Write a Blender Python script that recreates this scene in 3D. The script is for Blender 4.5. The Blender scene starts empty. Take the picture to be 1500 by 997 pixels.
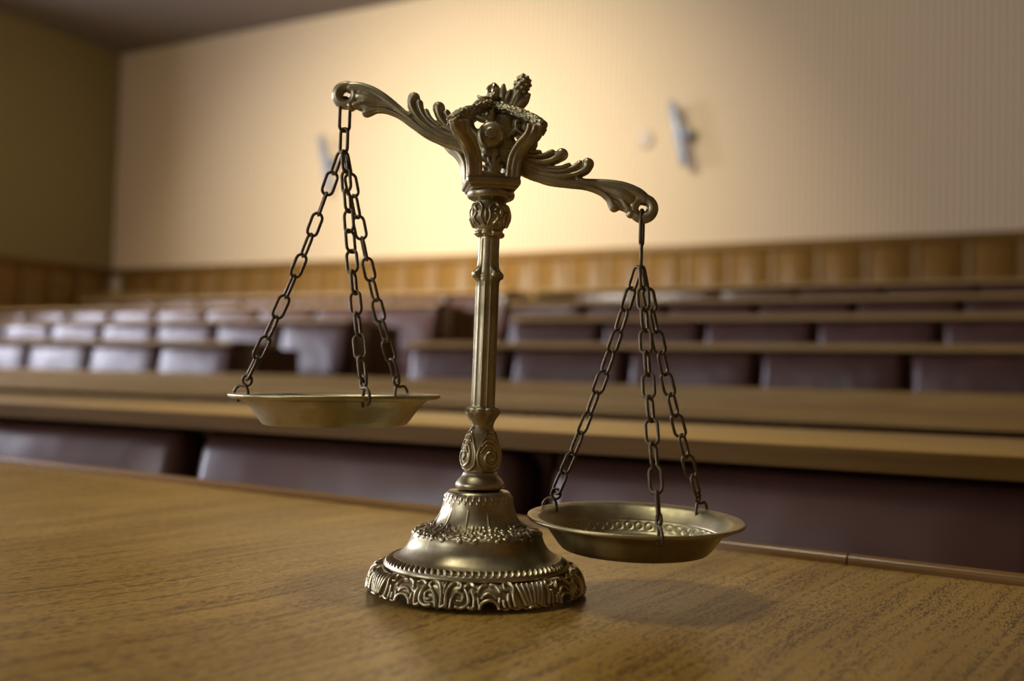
import bpy, bmesh, math, random
import numpy as np
from mathutils import Vector, Matrix

S = bpy.context.scene
COL = S.collection
PI = math.pi
R = math.radians
RNG = random.Random(7)

# ------------------------------------------------------------------ camera
CAMZ = 0.90                       # lens height above the floor; table top is 0.76
cd = bpy.data.cameras.new('camera')
cam = bpy.data.objects.new('camera', cd)
COL.objects.link(cam)
cd.sensor_width = 36.0
cd.lens = 36.0
cd.clip_start = 0.01
cd.dof.use_dof = True
cd.dof.focus_distance = 0.675
cd.dof.aperture_fstop = 4.0
yaw, pitch, roll = R(29.08), R(2.298), R(1.564)
cam.matrix_world = (Matrix.Translation((0, 0, CAMZ)) @ Matrix.Rotation(yaw, 4, 'Z')
                    @ Matrix.Rotation(PI / 2 + pitch, 4, 'X') @ Matrix.Rotation(roll, 4, 'Z'))
S.camera = cam

# ------------------------------------------------------------------ world, exposure, window light, added fill
w = bpy.data.worlds.new('world')
S.world = w
w.use_nodes = True
w.node_tree.nodes['Background'].inputs[0].default_value = (0.55, 0.62, 0.75, 1)
w.node_tree.nodes['Background'].inputs[1].default_value = 0.3
S.view_settings.view_transform = 'Standard'
S.view_settings.look = 'None'
S.view_settings.gamma = 1.0
S.view_settings.exposure = 0.0

WIN_Y = (-1.2, 1.6, 4.4)   # three tall windows in the left wall, nearer than the frame shows
WIN_W, WIN_Z0, WIN_Z1 = 1.7, 1.9, 4.1
LWX = -10.45
def area(name, loc, rot, sx, sy, power, col):
    l = bpy.data.lights.new(name, 'AREA')
    l.shape = 'RECTANGLE'; l.size = sx; l.size_y = sy; l.energy = power; l.color = col
    o = bpy.data.objects.new(name, l); o.location = loc; o.rotation_euler = rot
    COL.objects.link(o)
    return o
WINP = 215.0
REV = 0.45                        # depth of the window reveals, made deep to shade the back wall's corner
for k, wy in enumerate(WIN_Y):
    area('window_or_fill_light', (LWX - REV + 0.03, wy, (WIN_Z0 + WIN_Z1) / 2), (0, R(-90), 0), WIN_Z1 - WIN_Z0 - 0.1, WIN_W - 0.1,
         WINP, (0.78, 0.79, 1.0))

# added fill light behind the camera, dressed as a window in the front wall
FW_X0, FW_X1, FW_Z0, FW_Z1, FWY0 = -6.0, -3.4, 1.3, 4.0, -6.0
area('window_or_fill_light', ((FW_X0 + FW_X1) / 2, FWY0 - 0.12, (FW_Z0 + FW_Z1) / 2), (R(90), 0, 0), FW_X1 - FW_X0, FW_Z1 - FW_Z0, 80.0, (0.92, 0.93, 1.0))

# added warm ceiling spots, unseen: one washes the back wall, one lights the table
CEILH = 0.90 + 3.93
# (position, aim, power, cone, blend, label)
FILL_SPOTS = [((-4.9, 4.2, CEILH - 0.22), (-5.4, 8.6, 2.1), 98.0, 86, 'added white ceiling spot lamp, unseen, washing the middle of the back wall'),
         ((-1.9, 0.3, CEILH - 0.22), (-0.85, 0.90, 0.76), 3.6, 28, 'added white ceiling spot lamp, unseen, aimed down at the table and the scales')]

# ------------------------------------------------------------------ materials
def newmat(name):
    m = bpy.data.materials.new(name); m.use_nodes = True
    nt = m.node_tree
    return m, nt, nt.nodes['Principled BSDF']
def nd(nt, t, **kw):
    n = nt.nodes.new(t)
    for k, v in kw.items():
        if hasattr(n, k): setattr(n, k, v)
        else: n.inputs[k].default_value = v
    return n
def ramp(nt, fac, stops):
    r = nt.nodes.new('ShaderNodeValToRGB')
    e = r.color_ramp.elements
    while len(e) < len(stops): e.new(0.5)
    for q, (p, c) in zip(e, stops):
        q.position = p; q.color = (*c, 1) if len(c) == 3 else c
    nt.links.new(fac, r.inputs[0])
    return r
def coords(nt, kind='Object', scale=(1, 1, 1), rot=(0, 0, 0)):
    tc = nt.nodes.new('ShaderNodeTexCoord'); mp = nt.nodes.new('ShaderNodeMapping')
    mp.inputs['Scale'].default_value = scale; mp.inputs['Rotation'].default_value = rot
    nt.links.new(tc.outputs[kind], mp.inputs[0])
    return mp.outputs[0]
def bump(nt, b, height, strength, dist):
    n = nt.nodes.new('ShaderNodeBump'); n.inputs['Strength'].default_value = strength
    n.inputs['Distance'].default_value = dist
    nt.links.new(height, n.inputs['Height']); nt.links.new(n.outputs[0], b.inputs['Normal'])
    return n

def brass_mat(name, hi, lo, r0, r1, pt=0.06, scale=35):
    m, nt, b = newmat(name)
    b.inputs['Metallic'].default_value = 1.0
    v = coords(nt)
    n1 = nd(nt, 'ShaderNodeTexNoise', Scale=scale, Detail=6.0, Roughness=0.62)
    nt.links.new(v, n1.inputs['Vector'])
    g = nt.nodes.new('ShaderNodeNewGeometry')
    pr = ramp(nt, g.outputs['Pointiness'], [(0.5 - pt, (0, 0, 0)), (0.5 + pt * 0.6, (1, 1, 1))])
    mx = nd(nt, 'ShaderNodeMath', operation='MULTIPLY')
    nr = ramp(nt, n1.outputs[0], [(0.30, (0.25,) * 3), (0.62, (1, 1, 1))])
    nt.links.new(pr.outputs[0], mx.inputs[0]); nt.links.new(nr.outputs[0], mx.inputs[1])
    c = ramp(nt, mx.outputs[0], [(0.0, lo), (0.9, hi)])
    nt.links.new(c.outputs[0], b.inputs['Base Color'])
    rr = ramp(nt, mx.outputs[0], [(0.0, (r1,) * 3), (0.8, (r0,) * 3)])
    n5 = nd(nt, 'ShaderNodeTexNoise', Scale=42.0, Detail=3.0, Roughness=0.6)
    nt.links.new(v, n5.inputs['Vector'])
    p5 = ramp(nt, n5.outputs[0], [(0.38, (0.0,) * 3), (0.66, (0.17,) * 3)])
    ra = nd(nt, 'ShaderNodeMath', operation='ADD')
    nt.links.new(rr.outputs[0], ra.inputs[0]); nt.links.new(p5.outputs[0], ra.inputs[1])
    nt.links.new(ra.outputs[0], b.inputs['Roughness'])
    n2 = nd(nt, 'ShaderNodeTexNoise', Scale=320.0, Detail=3.0)
    nt.links.new(v, n2.inputs['Vector'])
    bump(nt, b, n2.outputs[0], 0.12, 0.0006)
    return m
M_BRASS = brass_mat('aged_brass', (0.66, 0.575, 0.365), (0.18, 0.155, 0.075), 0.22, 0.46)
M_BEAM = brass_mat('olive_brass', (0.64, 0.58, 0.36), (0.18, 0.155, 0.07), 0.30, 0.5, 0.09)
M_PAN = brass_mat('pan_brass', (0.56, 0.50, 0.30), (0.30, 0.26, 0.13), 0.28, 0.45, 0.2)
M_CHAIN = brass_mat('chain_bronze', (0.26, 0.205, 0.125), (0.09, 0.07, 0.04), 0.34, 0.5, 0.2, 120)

def wood_mat(name, base, dark, rough=0.4, sc=(1, 1, 1), grain=8.0, spec=0.5):
    m, nt, b = newmat(name)
    v = coords(nt, 'Object', sc)
    n = nd(nt, 'ShaderNodeTexNoise', Scale=grain, Detail=5.0, Roughness=0.6)
    nt.links.new(v, n.inputs['Vector'])
    c = ramp(nt, n.outputs[0], [(0.32, dark), (0.62, base)])
    nt.links.new(c.outputs[0], b.inputs['Base Color'])
    b.inputs['Roughness'].default_value = rough
    b.inputs['Specular IOR Level'].default_value = spec
    return m
# grain along x for the long desk boards, along z for uprights
M_DESK = wood_mat('desk_oak', (0.55, 0.34, 0.095), (0.42, 0.25, 0.06), 0.42, (0.6, 14, 14), 8.0, 0.3)
M_EDGE = wood_mat('edge_oak', (0.48, 0.29, 0.08), (0.36, 0.21, 0.05), 0.42, (0.6, 14, 14), 8.0, 0.35)
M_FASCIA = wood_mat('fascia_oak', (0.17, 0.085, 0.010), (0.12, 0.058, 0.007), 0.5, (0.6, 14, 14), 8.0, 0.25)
M_PANEL = wood_mat('panel_oak', (0.27, 0.14, 0.028), (0.19, 0.095, 0.018), 0.38, (12, 12, 0.7), 8.0, 0.22)
M_BATTEN = wood_mat('batten_oak', (0.33, 0.20, 0.075), (0.26, 0.15, 0.055), 0.38, (12, 12, 0.7), 8.0, 0.22)
M_DARK = wood_mat('dark_oak', (0.13, 0.06, 0.02), (0.08, 0.035, 0.012), 0.4, (12, 12, 0.7))

def table_mat():
    m, nt, b = newmat('table_oak')
    tc = nt.nodes.new('ShaderNodeTexCoord')
    # a slow bend of the grain
    nb = nd(nt, 'ShaderNodeTexNoise', Scale=2.2, Detail=1.0)
    nt.links.new(tc.outputs['Object'], nb.inputs['Vector'])
    sub = nd(nt, 'ShaderNodeVectorMath', operation='SUBTRACT'); sub.inputs[1].default_value = (0.5, 0.5, 0.5)
    nt.links.new(nb.outputs['Color'], sub.inputs[0])
    sc = nd(nt, 'ShaderNodeVectorMath', operation='MULTIPLY'); sc.inputs[1].default_value = (0.10, 0, 0)
    nt.links.new(sub.outputs[0], sc.inputs[0])
    ad = nd(nt, 'ShaderNodeVectorMath', operation='ADD')
    nt.links.new(tc.outputs['Object'], ad.inputs[0]); nt.links.new(sc.outputs[0], ad.inputs[1])
    def mp(s):
        q = nt.nodes.new('ShaderNodeMapping'); q.inputs['Scale'].default_value = s
        nt.links.new(ad.outputs[0], q.inputs[0]); return q.outputs[0]
    # pores: short dashes along the grain (local y), gathered in rows
    n1 = nd(nt, 'ShaderNodeTexNoise', Scale=1.0, Detail=1.5, Roughness=0.5)
    nt.links.new(mp((1500, 150, 1)), n1.inputs['Vector'])
    n2 = nd(nt, 'ShaderNodeTexNoise', Scale=1.0, Detail=2.0)
    nt.links.new(mp((210, 6.0, 1)), n2.inputs['Vector'])
    a = nd(nt, 'ShaderNodeMath', operation='MULTIPLY_ADD'); a.inputs[1].default_value = 0.55
    nt.links.new(n2.outputs[0], a.inputs[0]); nt.links.new(n1.outputs[0], a.inputs[2])
    pore = ramp(nt, a.outputs[0], [(0.815, (0, 0, 0)), (0.87, (1, 1, 1))])
    n3 = nd(nt, 'ShaderNodeTexNoise', Scale=1.0, Detail=4.0)
    nt.links.new(mp((26, 1.2, 1)), n3.inputs['Vector'])
    col = ramp(nt, n3.outputs[0], [(0.3, (0.37, 0.210, 0.036)), (0.7, (0.50, 0.305, 0.062))])
    mix = nt.nodes.new('ShaderNodeMix'); mix.data_type = 'RGBA'
    mf = nd(nt, 'ShaderNodeMath', operation='MULTIPLY'); mf.inputs[1].default_value = 0.85
    nt.links.new(pore.outputs[0], mf.inputs[0]); nt.links.new(mf.outputs[0], mix.inputs[0])
    nt.links.new(col.outputs[0], mix.inputs[6]); mix.inputs[7].default_value = (0.075, 0.034, 0.010, 1)
    nt.links.new(mix.outputs[2], b.inputs['Base Color'])
    n4 = nd(nt, 'ShaderNodeTexNoise', Scale=7.0, Detail=3.0)
    nt.links.new(tc.outputs['Object'], n4.inputs['Vector'])
    rr = ramp(nt, n4.outputs[0], [(0.3, (0.26,) * 3), (0.7, (0.36,) * 3)])
    nt.links.new(rr.outputs[0], b.inputs['Roughness'])
    inv = nd(nt, 'ShaderNodeMath', operation='SUBTRACT'); inv.inputs[0].default_value = 1.0
    nt.links.new(pore.outputs[0], inv.inputs[1])
    bump(nt, b, inv.outputs[0], 0.35, 0.0005)
    return m
M_TABLE = table_mat()

def leather_mat():
    m, nt, b = newmat('maroon_leather')
    v = coords(nt)
    n = nd(nt, 'ShaderNodeTexNoise', Scale=5.0, Detail=4.0)
    nt.links.new(v, n.inputs['Vector'])
    c = ramp(nt, n.outputs[0], [(0.3, (0.065, 0.026, 0.018)), (0.7, (0.105, 0.046, 0.033))])
    nt.links.new(c.outputs[0], b.inputs['Base Color'])
    b.inputs['Roughness'].default_value = 0.33
    b.inputs['Specular IOR Level'].default_value = 0.6
    n2 = nd(nt, 'ShaderNodeTexNoise', Scale=3.5, Detail=2.0)
    nt.links.new(v, n2.inputs['Vector'])
    bump(nt, b, n2.outputs[0], 0.5, 0.03)
    return m
M_LEATHER = leather_mat()

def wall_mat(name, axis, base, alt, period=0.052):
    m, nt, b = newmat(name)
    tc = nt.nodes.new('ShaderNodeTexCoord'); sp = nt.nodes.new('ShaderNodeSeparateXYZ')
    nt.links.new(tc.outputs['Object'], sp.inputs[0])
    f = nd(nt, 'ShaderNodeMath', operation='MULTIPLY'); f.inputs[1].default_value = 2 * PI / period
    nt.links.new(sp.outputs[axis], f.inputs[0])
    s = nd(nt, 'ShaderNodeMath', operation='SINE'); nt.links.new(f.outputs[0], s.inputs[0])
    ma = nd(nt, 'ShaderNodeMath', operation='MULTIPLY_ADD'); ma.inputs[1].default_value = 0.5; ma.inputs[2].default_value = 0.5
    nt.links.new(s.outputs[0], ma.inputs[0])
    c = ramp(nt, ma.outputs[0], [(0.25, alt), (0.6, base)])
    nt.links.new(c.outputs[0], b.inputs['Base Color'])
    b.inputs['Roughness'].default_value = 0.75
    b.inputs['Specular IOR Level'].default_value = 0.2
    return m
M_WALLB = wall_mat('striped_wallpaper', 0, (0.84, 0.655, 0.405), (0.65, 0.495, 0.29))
M_WALL_SHADED = wall_mat('striped_wallpaper_shaded', 1, (0.33, 0.27, 0.12), (0.29, 0.235, 0.10))  # same wallpaper darkened: the left wall's shade is put into its colour
def plain(name, col, rough=0.6, metal=0.0, emit=None, es=0.0):
    m, nt, b = newmat(name)
    v = coords(nt)
    n = nd(nt, 'ShaderNodeTexNoise', Scale=9.0, Detail=3.0)
    nt.links.new(v, n.inputs['Vector'])
    c = ramp(nt, n.outputs[0], [(0.3, tuple(x * 0.9 for x in col)), (0.7, col)])
    nt.links.new(c.outputs[0], b.inputs['Base Color'])
    b.inputs['Roughness'].default_value = rough; b.inputs['Metallic'].default_value = metal
    if emit:
        b.inputs['Emission Color'].default_value = (*emit, 1); b.inputs['Emission Strength'].default_value = es
    return m
M_CEIL = plain('ceiling_paint', (0.24, 0.20, 0.17), 0.9)
M_FLOOR = plain('brown_linoleum', (0.16, 0.10, 0.06), 0.5)
M_METAL = plain('grey_metal', (0.30, 0.33, 0.38), 0.45, 0.3)
M_PLASTIC = plain('cream_plastic', (0.62, 0.50, 0.36), 0.5)
M_WHITE = plain('white_paint', (0.8, 0.8, 0.78), 0.5)
M_PANE = plain('bright_pane', (0.6, 0.65, 0.7), 0.1, 0.0, (0.86, 0.92, 1.0), 4.0)

# ------------------------------------------------------------------ helpers
def link(name, me, mat, parent=None):
    o = bpy.data.objects.new(name, me); COL.objects.link(o)
    if mat and not me.materials: me.materials.append(mat)
    if parent: o.parent = parent
    return o
def smooth(me, angle=None):
    me.polygons.foreach_set('use_smooth', [True] * len(me.polygons)); me.update()
    if angle:
        me.set_sharp_from_angle(angle=angle)
def bm_mesh(bm, name, sm=False):
    me = bpy.data.meshes.new(name); bm.to_mesh(me); bm.free()
    if sm: smooth(me)
    return me
def add_box(bm, x0, x1, y0, y1, z0, z1, bev=0.0, seg=2, M=None):
    r = bmesh.ops.create_cube(bm, size=1)
    vs = r['verts']
    for v in vs:
        v.co = Vector((x0 + (v.co.x + .5) * (x1 - x0), y0 + (v.co.y + .5) * (y1 - y0), z0 + (v.co.z + .5) * (z1 - z0)))
        if M: v.co = M @ v.co
    if bev:
        es = list({e for v in vs for e in v.link_edges})
        bmesh.ops.bevel(bm, geom=es, offset=bev, segments=seg, profile=0.5, affect='EDGES')
def box(name, mat, parent, x0, x1, y0, y1, z0, z1, bev=0.0, seg=2):
    bm = bmesh.new(); add_box(bm, x0, x1, y0, y1, z0, z1, bev, seg)
    me = bm_mesh(bm, name, bev > 0)
    if bev: me.set_sharp_from_angle(angle=R(50))
    return link(name, me, mat, parent)
def thing(name, label, cat, loc=(0, 0, 0), rz=0, group=None):
    o = bpy.data.objects.new(name, None); COL.objects.link(o)
    o.empty_display_size = 0.05
    o.location = loc; o.rotation_euler = (0, 0, rz)
    o['label'] = label; o['category'] = cat
    if group: o['group'] = group
    return o
def struct(o): o['kind'] = 'structure'; return o

def catmull(P, n):
    P = [Vector(p) for p in P]
    Q = [P[0] * 2 - P[1]] + P + [P[-1] * 2 - P[-2]]
    out = []
    for i in range(1, len(Q) - 2):
        a, b, c, d = Q[i - 1], Q[i], Q[i + 1], Q[i + 2]
        for k in range(n):
            t = k / n
            out.append(0.5 * ((2 * b) + (c - a) * t + (2 * a - 5 * b + 4 * c - d) * t * t + (3 * b - a - 3 * c + d) * t ** 3))
    out.append(Q[-2].copy())
    return out
def tube(bm, pts, rad, n=10, sy=None, up=Vector((0, 1, 0)), caps=True, closed=False):
    """sweep an ellipse: rad in the curve's plane, rad*sy along `up`"""
    N = len(pts); rings = []
    for i, p in enumerate(pts):
        if closed: t = (pts[(i + 1) % N] - pts[i - 1])
        else: t = pts[min(i + 1, N - 1)] - pts[max(i - 1, 0)]
        t.normalize()
        a = t.cross(up)
        if a.length < 1e-4: a = t.cross(Vector((1, 0.1, 0)))
        a.normalize(); b = a.cross(t).normalized()
        r = rad[i] if hasattr(rad, '__len__') else rad
        s = 1.0 if sy is None else (sy[i] if hasattr(sy, '__len__') else sy)
        rings.append([bm.verts.new(p + a * (r * math.cos(2 * PI * k / n)) + b * (r * s * math.sin(2 * PI * k / n))) for k in range(n)])
    for i in range(N if closed else N - 1):
        A, B = rings[i], rings[(i + 1) % N]
        for k in range(n):
            bm.faces.new((A[k], A[(k + 1) % n], B[(k + 1) % n], B[k]))
    if caps and not closed:
        for rg, sgn in ((rings[0], -1), (rings[-1], 1)):
            c = bm.verts.new(sum((v.co for v in rg), Vector()) / n)
            for k in range(n):
                f = (rg[k], rg[(k + 1) % n], c) if sgn > 0 else (rg[(k + 1) % n], rg[k], c)
                bm.faces.new(f)
def ellip(bm, c, r, sub=2):
    res = bmesh.ops.create_icosphere(bm, subdivisions=sub, radius=1.0)
    for v in res['verts']:
        v.co = Vector((c[0] + v.co.x * r[0], c[1] + v.co.y * r[1], c[2] + v.co.z * r[2]))
def strand(bm, pts, depth=5.0, n=12, div=5, y=0.0):
    """pts: (u, v, radius) in mm in the xz plane, rounded ends; depth = half thickness in y"""
    q = catmull([(p[0], p[1], p[2]) for p in pts], div)
    P = [Vector((a.x, y, a.y)) for a in q]; rr = [max(a.z, 0.3) for a in q]
    tube(bm, P, rr, n, [max(1.0, depth / r) for r in rr])
    for e in (0, -1):
        ellip(bm, P[e], (rr[e], max(depth, rr[e]), rr[e]))
def remeshed(bm, name, voxel, it=3, fac=0.5, scale=0.001):
    bmesh.ops.recalc_face_normals(bm, faces=bm.faces)
    me = bpy.data.meshes.new(name + '_src'); bm.to_mesh(me); bm.free()
    o = bpy.data.objects.new(name + '_src', me); COL.objects.link(o)
    m = o.modifiers.new('r', 'REMESH'); m.mode = 'VOXEL'; m.voxel_size = voxel
    if it:
        s = o.modifiers.new('s', 'SMOOTH'); s.iterations = it; s.factor = fac
    dg = bpy.context.evaluated_depsgraph_get()
    out = bpy.data.meshes.new_from_object(o.evaluated_get(dg))
    bpy.data.objects.remove(o); bpy.data.meshes.remove(me)
    out.name = name
    if scale != 1: out.transform(Matrix.Scale(scale, 4))
    smooth(out)
    return out
def grid_mesh(name, X, Y, Z, wrap=True, keep=None):
    """arrays [ns][nt]; faces between neighbours, wrapping in the second index"""
    ns, nt_ = X.shape
    co = np.stack([X, Y, Z], -1).reshape(-1, 3)
    i, j = np.meshgrid(np.arange(ns - 1), np.arange(nt_ if wrap else nt_ - 1), indexing='ij')
    j2 = (j + 1) % nt_
    f = np.stack([i * nt_ + j, (i + 1) * nt_ + j, (i + 1) * nt_ + j2, i * nt_ + j2], -1).reshape(-1, 4)
    if keep is not None: f = f[keep[:-1, :].reshape(-1)]
    me = bpy.data.meshes.new(name)
    me.from_pydata(co.tolist(), [], f.tolist())
    me.update(); smooth(me)
    return me
def prof(points, n):
    """even resampling of a Catmull curve through (r, z) points (mm)"""
    q = catmull([(a, b, 0) for a, b in points], 12)
    P = np.array([(a.x, a.y) for a in q]); d = np.r_[0, np.cumsum(np.hypot(*np.diff(P, axis=0).T))]
    s = np.linspace(0, d[-1], n)
    return np.interp(s, d, P[:, 0]), np.interp(s, d, P[:, 1]), s
def lathe(name, points, ns, nt_, hfun=None, keepf=None, shear=0.0, cap=False):
    """profile runs top to bottom; hfun(theta, s, z) gives relief in mm along the normal"""
    r, z, s = prof(points, ns)
    dr, dz = np.gradient(r, s), np.gradient(z, s)
    L = np.hypot(dr, dz) + 1e-9; nr, nz = -dz / L, dr / L
    th = np.arange(nt_) * 2 * PI / nt_
    T, SS = np.meshgrid(th, s); ZZ = np.repeat(z[:, None], nt_, 1); RR = np.repeat(r[:, None], nt_, 1)
    h = hfun(T, SS, ZZ) if hfun else np.zeros_like(T)
    RR = RR + h * nr[:, None]; Zf = ZZ + h * nz[:, None]
    X = (RR * np.sin(T) + shear * Zf); Y = -RR * np.cos(T)       # theta 0 faces the viewer (-y), growing to the right
    keep = keepf(T, SS, ZZ) if keepf else None
    me = grid_mesh(name, X / 1000, Y / 1000, Zf / 1000, True, keep)
    return me
def seg_relief(x, y, strokes):
    """rounded ridges along polylines: strokes = [(points, width, height)], distances in mm"""
    h = np.zeros_like(x)
    for pts, wd, ht in strokes:
        q = catmull([(a, b, 0) for a, b in pts], 4) if len(pts) > 2 else [Vector((a, b, 0)) for a, b in pts]
        best = np.full_like(x, 1e9)
        for a, b in zip(q[:-1], q[1:]):
            ax, ay, bx, by = a.x, a.y, b.x, b.y
            vx, vy = bx - ax, by - ay; l2 = vx * vx + vy * vy + 1e-9
            t = np.clip(((x - ax) * vx + (y - ay) * vy) / l2, 0, 1)
            best = np.minimum(best, np.hypot(x - ax - t * vx, y - ay - t * vy))
        h = np.maximum(h, ht * np.sqrt(np.clip(1 - (best / wd) ** 2, 0, 1)))
    return h

# ================================================================== THE ROOM
CEZ = CAMZ + 3.93
BWY = 8.60
RWX, FWY = 3.4, -6.0
floor = struct(box('floor', M_FLOOR, None, LWX, RWX, FWY, BWY, -0.10, 0.0))
ceiling = struct(box('ceiling', M_CEIL, None, LWX - .15, RWX + .15, FWY - .15, BWY + .15, CEZ, CEZ + 0.12))
wall_back = struct(box('wall_back', M_WALLB, None, LWX - .15, RWX + .15, BWY, BWY + 0.15, -0.10, CEZ))
wall_right = struct(box('wall_right', M_PANEL, None, RWX, RWX + 0.15, FWY, BWY, -0.10, CEZ))
bm = bmesh.new()
add_box(bm, LWX - .15, FW_X0, FWY - .15, FWY, -0.10, CEZ); add_box(bm, FW_X1, RWX + .15, FWY - .15, FWY, -0.10, CEZ)
add_box(bm, FW_X0, FW_X1, FWY - .15, FWY, -0.10, FW_Z0); add_box(bm, FW_X0, FW_X1, FWY - .15, FWY, FW_Z1, CEZ)
wall_front = struct(link('wall_front', bm_mesh(bm, 'wall_front'), M_WALLB))
# left wall with three window openings
bm = bmesh.new()
ys = [FWY]
for wy in WIN_Y: ys += [wy - WIN_W / 2, wy + WIN_W / 2]
ys.append(BWY)
for i in range(0, len(ys) - 1):
    if i % 2 == 0: add_box(bm, LWX - REV - .1, LWX, ys[i], ys[i + 1], -0.10, CEZ)
    else:
        add_box(bm, LWX - REV - .1, LWX, ys[i], ys[i + 1], -0.10, WIN_Z0)
        add_box(bm, LWX - REV - .1, LWX, ys[i], ys[i + 1], WIN_Z1, CEZ)
wall_left = struct(link('wall_left', bm_mesh(bm, 'wall_left'), M_WALL_SHADED))
for k, wy in enumerate(WIN_Y):
    bm = bmesh.new()
    a, b_, t = wy - WIN_W / 2, wy + WIN_W / 2, 0.07
    x0, x1 = LWX - REV - .07, LWX - REV
    add_box(bm, x0, x1, a, b_, WIN_Z0, WIN_Z0 + t); add_box(bm, x0, x1, a, b_, WIN_Z1 - t, WIN_Z1)
    for yy in (a, wy - t / 2, b_ - t): add_box(bm, x0, x1, yy, yy + t, WIN_Z0 + t, WIN_Z1 - t)
    wf = struct(link('window_%d' % (k + 1), bm_mesh(bm, 'window'), M_WHITE))
    box('pane', M_PANE, wf, LWX - REV - .04, LWX - REV - .03, a + t, wy - t / 2, WIN_Z0 + t, WIN_Z1 - t)
    box('pane', M_PANE, wf, LWX - REV - .04, LWX - REV - .03, wy + t / 2, b_ - t, WIN_Z0 + t, WIN_Z1 - t)

bm = bmesh.new()
for a, b_ in ((FW_X0, FW_X0 + .07), ((FW_X0 + FW_X1) / 2 - .035, (FW_X0 + FW_X1) / 2 + .035), (FW_X1 - .07, FW_X1)):
    add_box(bm, a, b_, FWY - .22, FWY - .15, FW_Z0, FW_Z1)
for a, b_ in ((FW_Z0, FW_Z0 + .07), (FW_Z1 - .07, FW_Z1)):
    add_box(bm, FW_X0 + .07, FW_X1 - .07, FWY - .22, FWY - .15, a, b_)
wf = struct(link('window_4', bm_mesh(bm, 'window'), M_WHITE))  # added window, unseen: carries the fill light and its glowing pane
box('pane', M_PANE, wf, FW_X0 + .07, FW_X1 - .07, FWY - .19, FWY - .18, FW_Z0 + .07, FW_Z1 - .07)

# oak wainscot: boards and pale battens, one object each, on the back and left walls
WZ = CAMZ + 1.244
def wainscot(parent, along, start, end, place, zlow):
    st = 0.379
    n = int((end - start) / st)
    for i in range(n):
        u0 = start + i * st
        o = place('panel', M_PANEL, parent, u0 + 0.029, u0 + st - 0.029, 0.024, zlow, WZ - 0.075)
        o = place('batten', M_BATTEN, parent, u0 - 0.027, u0 + 0.027, 0.032, zlow, WZ - 0.075)
def place_back(name, mat, parent, u0, u1, t, z0, z1):
    return box(name, mat, parent, u0, u1, BWY - t, BWY, z0, z1, 0.006, 1)
def place_left(name, mat, parent, u0, u1, t, z0, z1):
    return box(name, mat, parent, LWX, LWX + t, u0, u1, z0, z1, 0.006, 1)
wainscot(wall_back, 'x', -1.138 - 24 * 0.379, 1.95, place_back, 0.80)
wainscot(wall_left, 'y', BWY - 0.06 - 11 * 0.379, BWY, place_left, 0.80)
box('top_rail', M_PANEL, wall_back, LWX + .05, RWX, BWY - 0.045, BWY, WZ - 0.078, WZ, 0.006, 1)
box('top_rail', M_PANEL, wall_left, LWX, LWX + 0.045, 3.9, BWY, WZ - 0.078, WZ, 0.006, 1)

# things on the back wall
def wall_bracket(x, zc, tilt, label):
    t = thing('wall_bracket', label, 'bracket', (x, BWY, zc))
    bm = bmesh.new()
    M = Matrix.Rotation(tilt, 4, 'Y')
    add_box(bm, -0.035, 0.035, -0.15, -0.105, -0.30, 0.30, 0.012, 2, M)
    link('bar', bm_mesh(bm, 'bar', True), M_METAL, t)
    bm = bmesh.new(); add_box(bm, 0.03, 0.09, -0.115, 0.0, -0.05, 0.05, 0.008, 2)
    link('wall_plate', bm_mesh(bm, 'wall_plate', True), M_METAL, t)
    return t
wall_bracket(-3.10, CAMZ + 2.215, R(-13), 'grey tilted metal bar bracket high on the cream wall, right of the scales')
wall_bracket(-7.05, CAMZ + 2.28, R(-13), 'faint grey tilted metal bar bracket on the cream wall behind the left pan chains')
bm = bmesh.new()
bmesh.ops.create_cone(bm, cap_ends=True, segments=32, radius1=0.085, radius2=0.07, depth=0.03,
                      matrix=Matrix.Translation((0, -0.015, 0)) @ Matrix.Rotation(R(90), 4, 'X'))
o = link('wall_disc', bm_mesh(bm, 'wall_disc'), M_PLASTIC)
o.location = (-3.46, BWY, CAMZ + 2.218)
o['label'] = 'small pale round disc on the cream wall left of the grey bar bracket'; o['category'] = 'disc'

# added lamps, unseen fixtures
for k, (loc, aim, pw, cone, lab) in enumerate(FILL_SPOTS):
    t = thing('added_ceiling_spot', lab, 'lamp', (loc[0], loc[1], CEZ))
    bm = bmesh.new(); bmesh.ops.create_cone(bm, cap_ends=True, segments=24, radius1=0.02, radius2=0.02, depth=0.14, matrix=Matrix.Translation((0, 0, -0.07)))
    link('stem', bm_mesh(bm, 'stem', True), M_WHITE, t)
    d = (Vector(aim) - Vector(loc)).normalized(); q = d.to_track_quat('-Z', 'Y')
    bm = bmesh.new(); bmesh.ops.create_cone(bm, cap_ends=False, segments=32, radius1=(0.42 if cone > 80 else 0.78), radius2=(0.30 if cone > 80 else 0.6), depth=0.14, matrix=Matrix.Translation((0, 0, 0.02)))
    o = link('shade', bm_mesh(bm, 'shade', True), M_WHITE, t); o.location = (0, 0, loc[2] - CEZ); o.rotation_euler = q.to_euler()
    l = bpy.data.lights.new('added_spot_light', 'AREA'); l.shape = 'DISK'; l.size = 0.8 if cone > 80 else 1.5; l.energy = pw; l.color = (1.0, 0.93, 0.80); l.spread = R(cone)
    o = bpy.data.objects.new('added_spot_light', l); COL.objects.link(o); o.location = Vector(loc) + d * 0.01; o.rotation_euler = q.to_euler()

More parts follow.
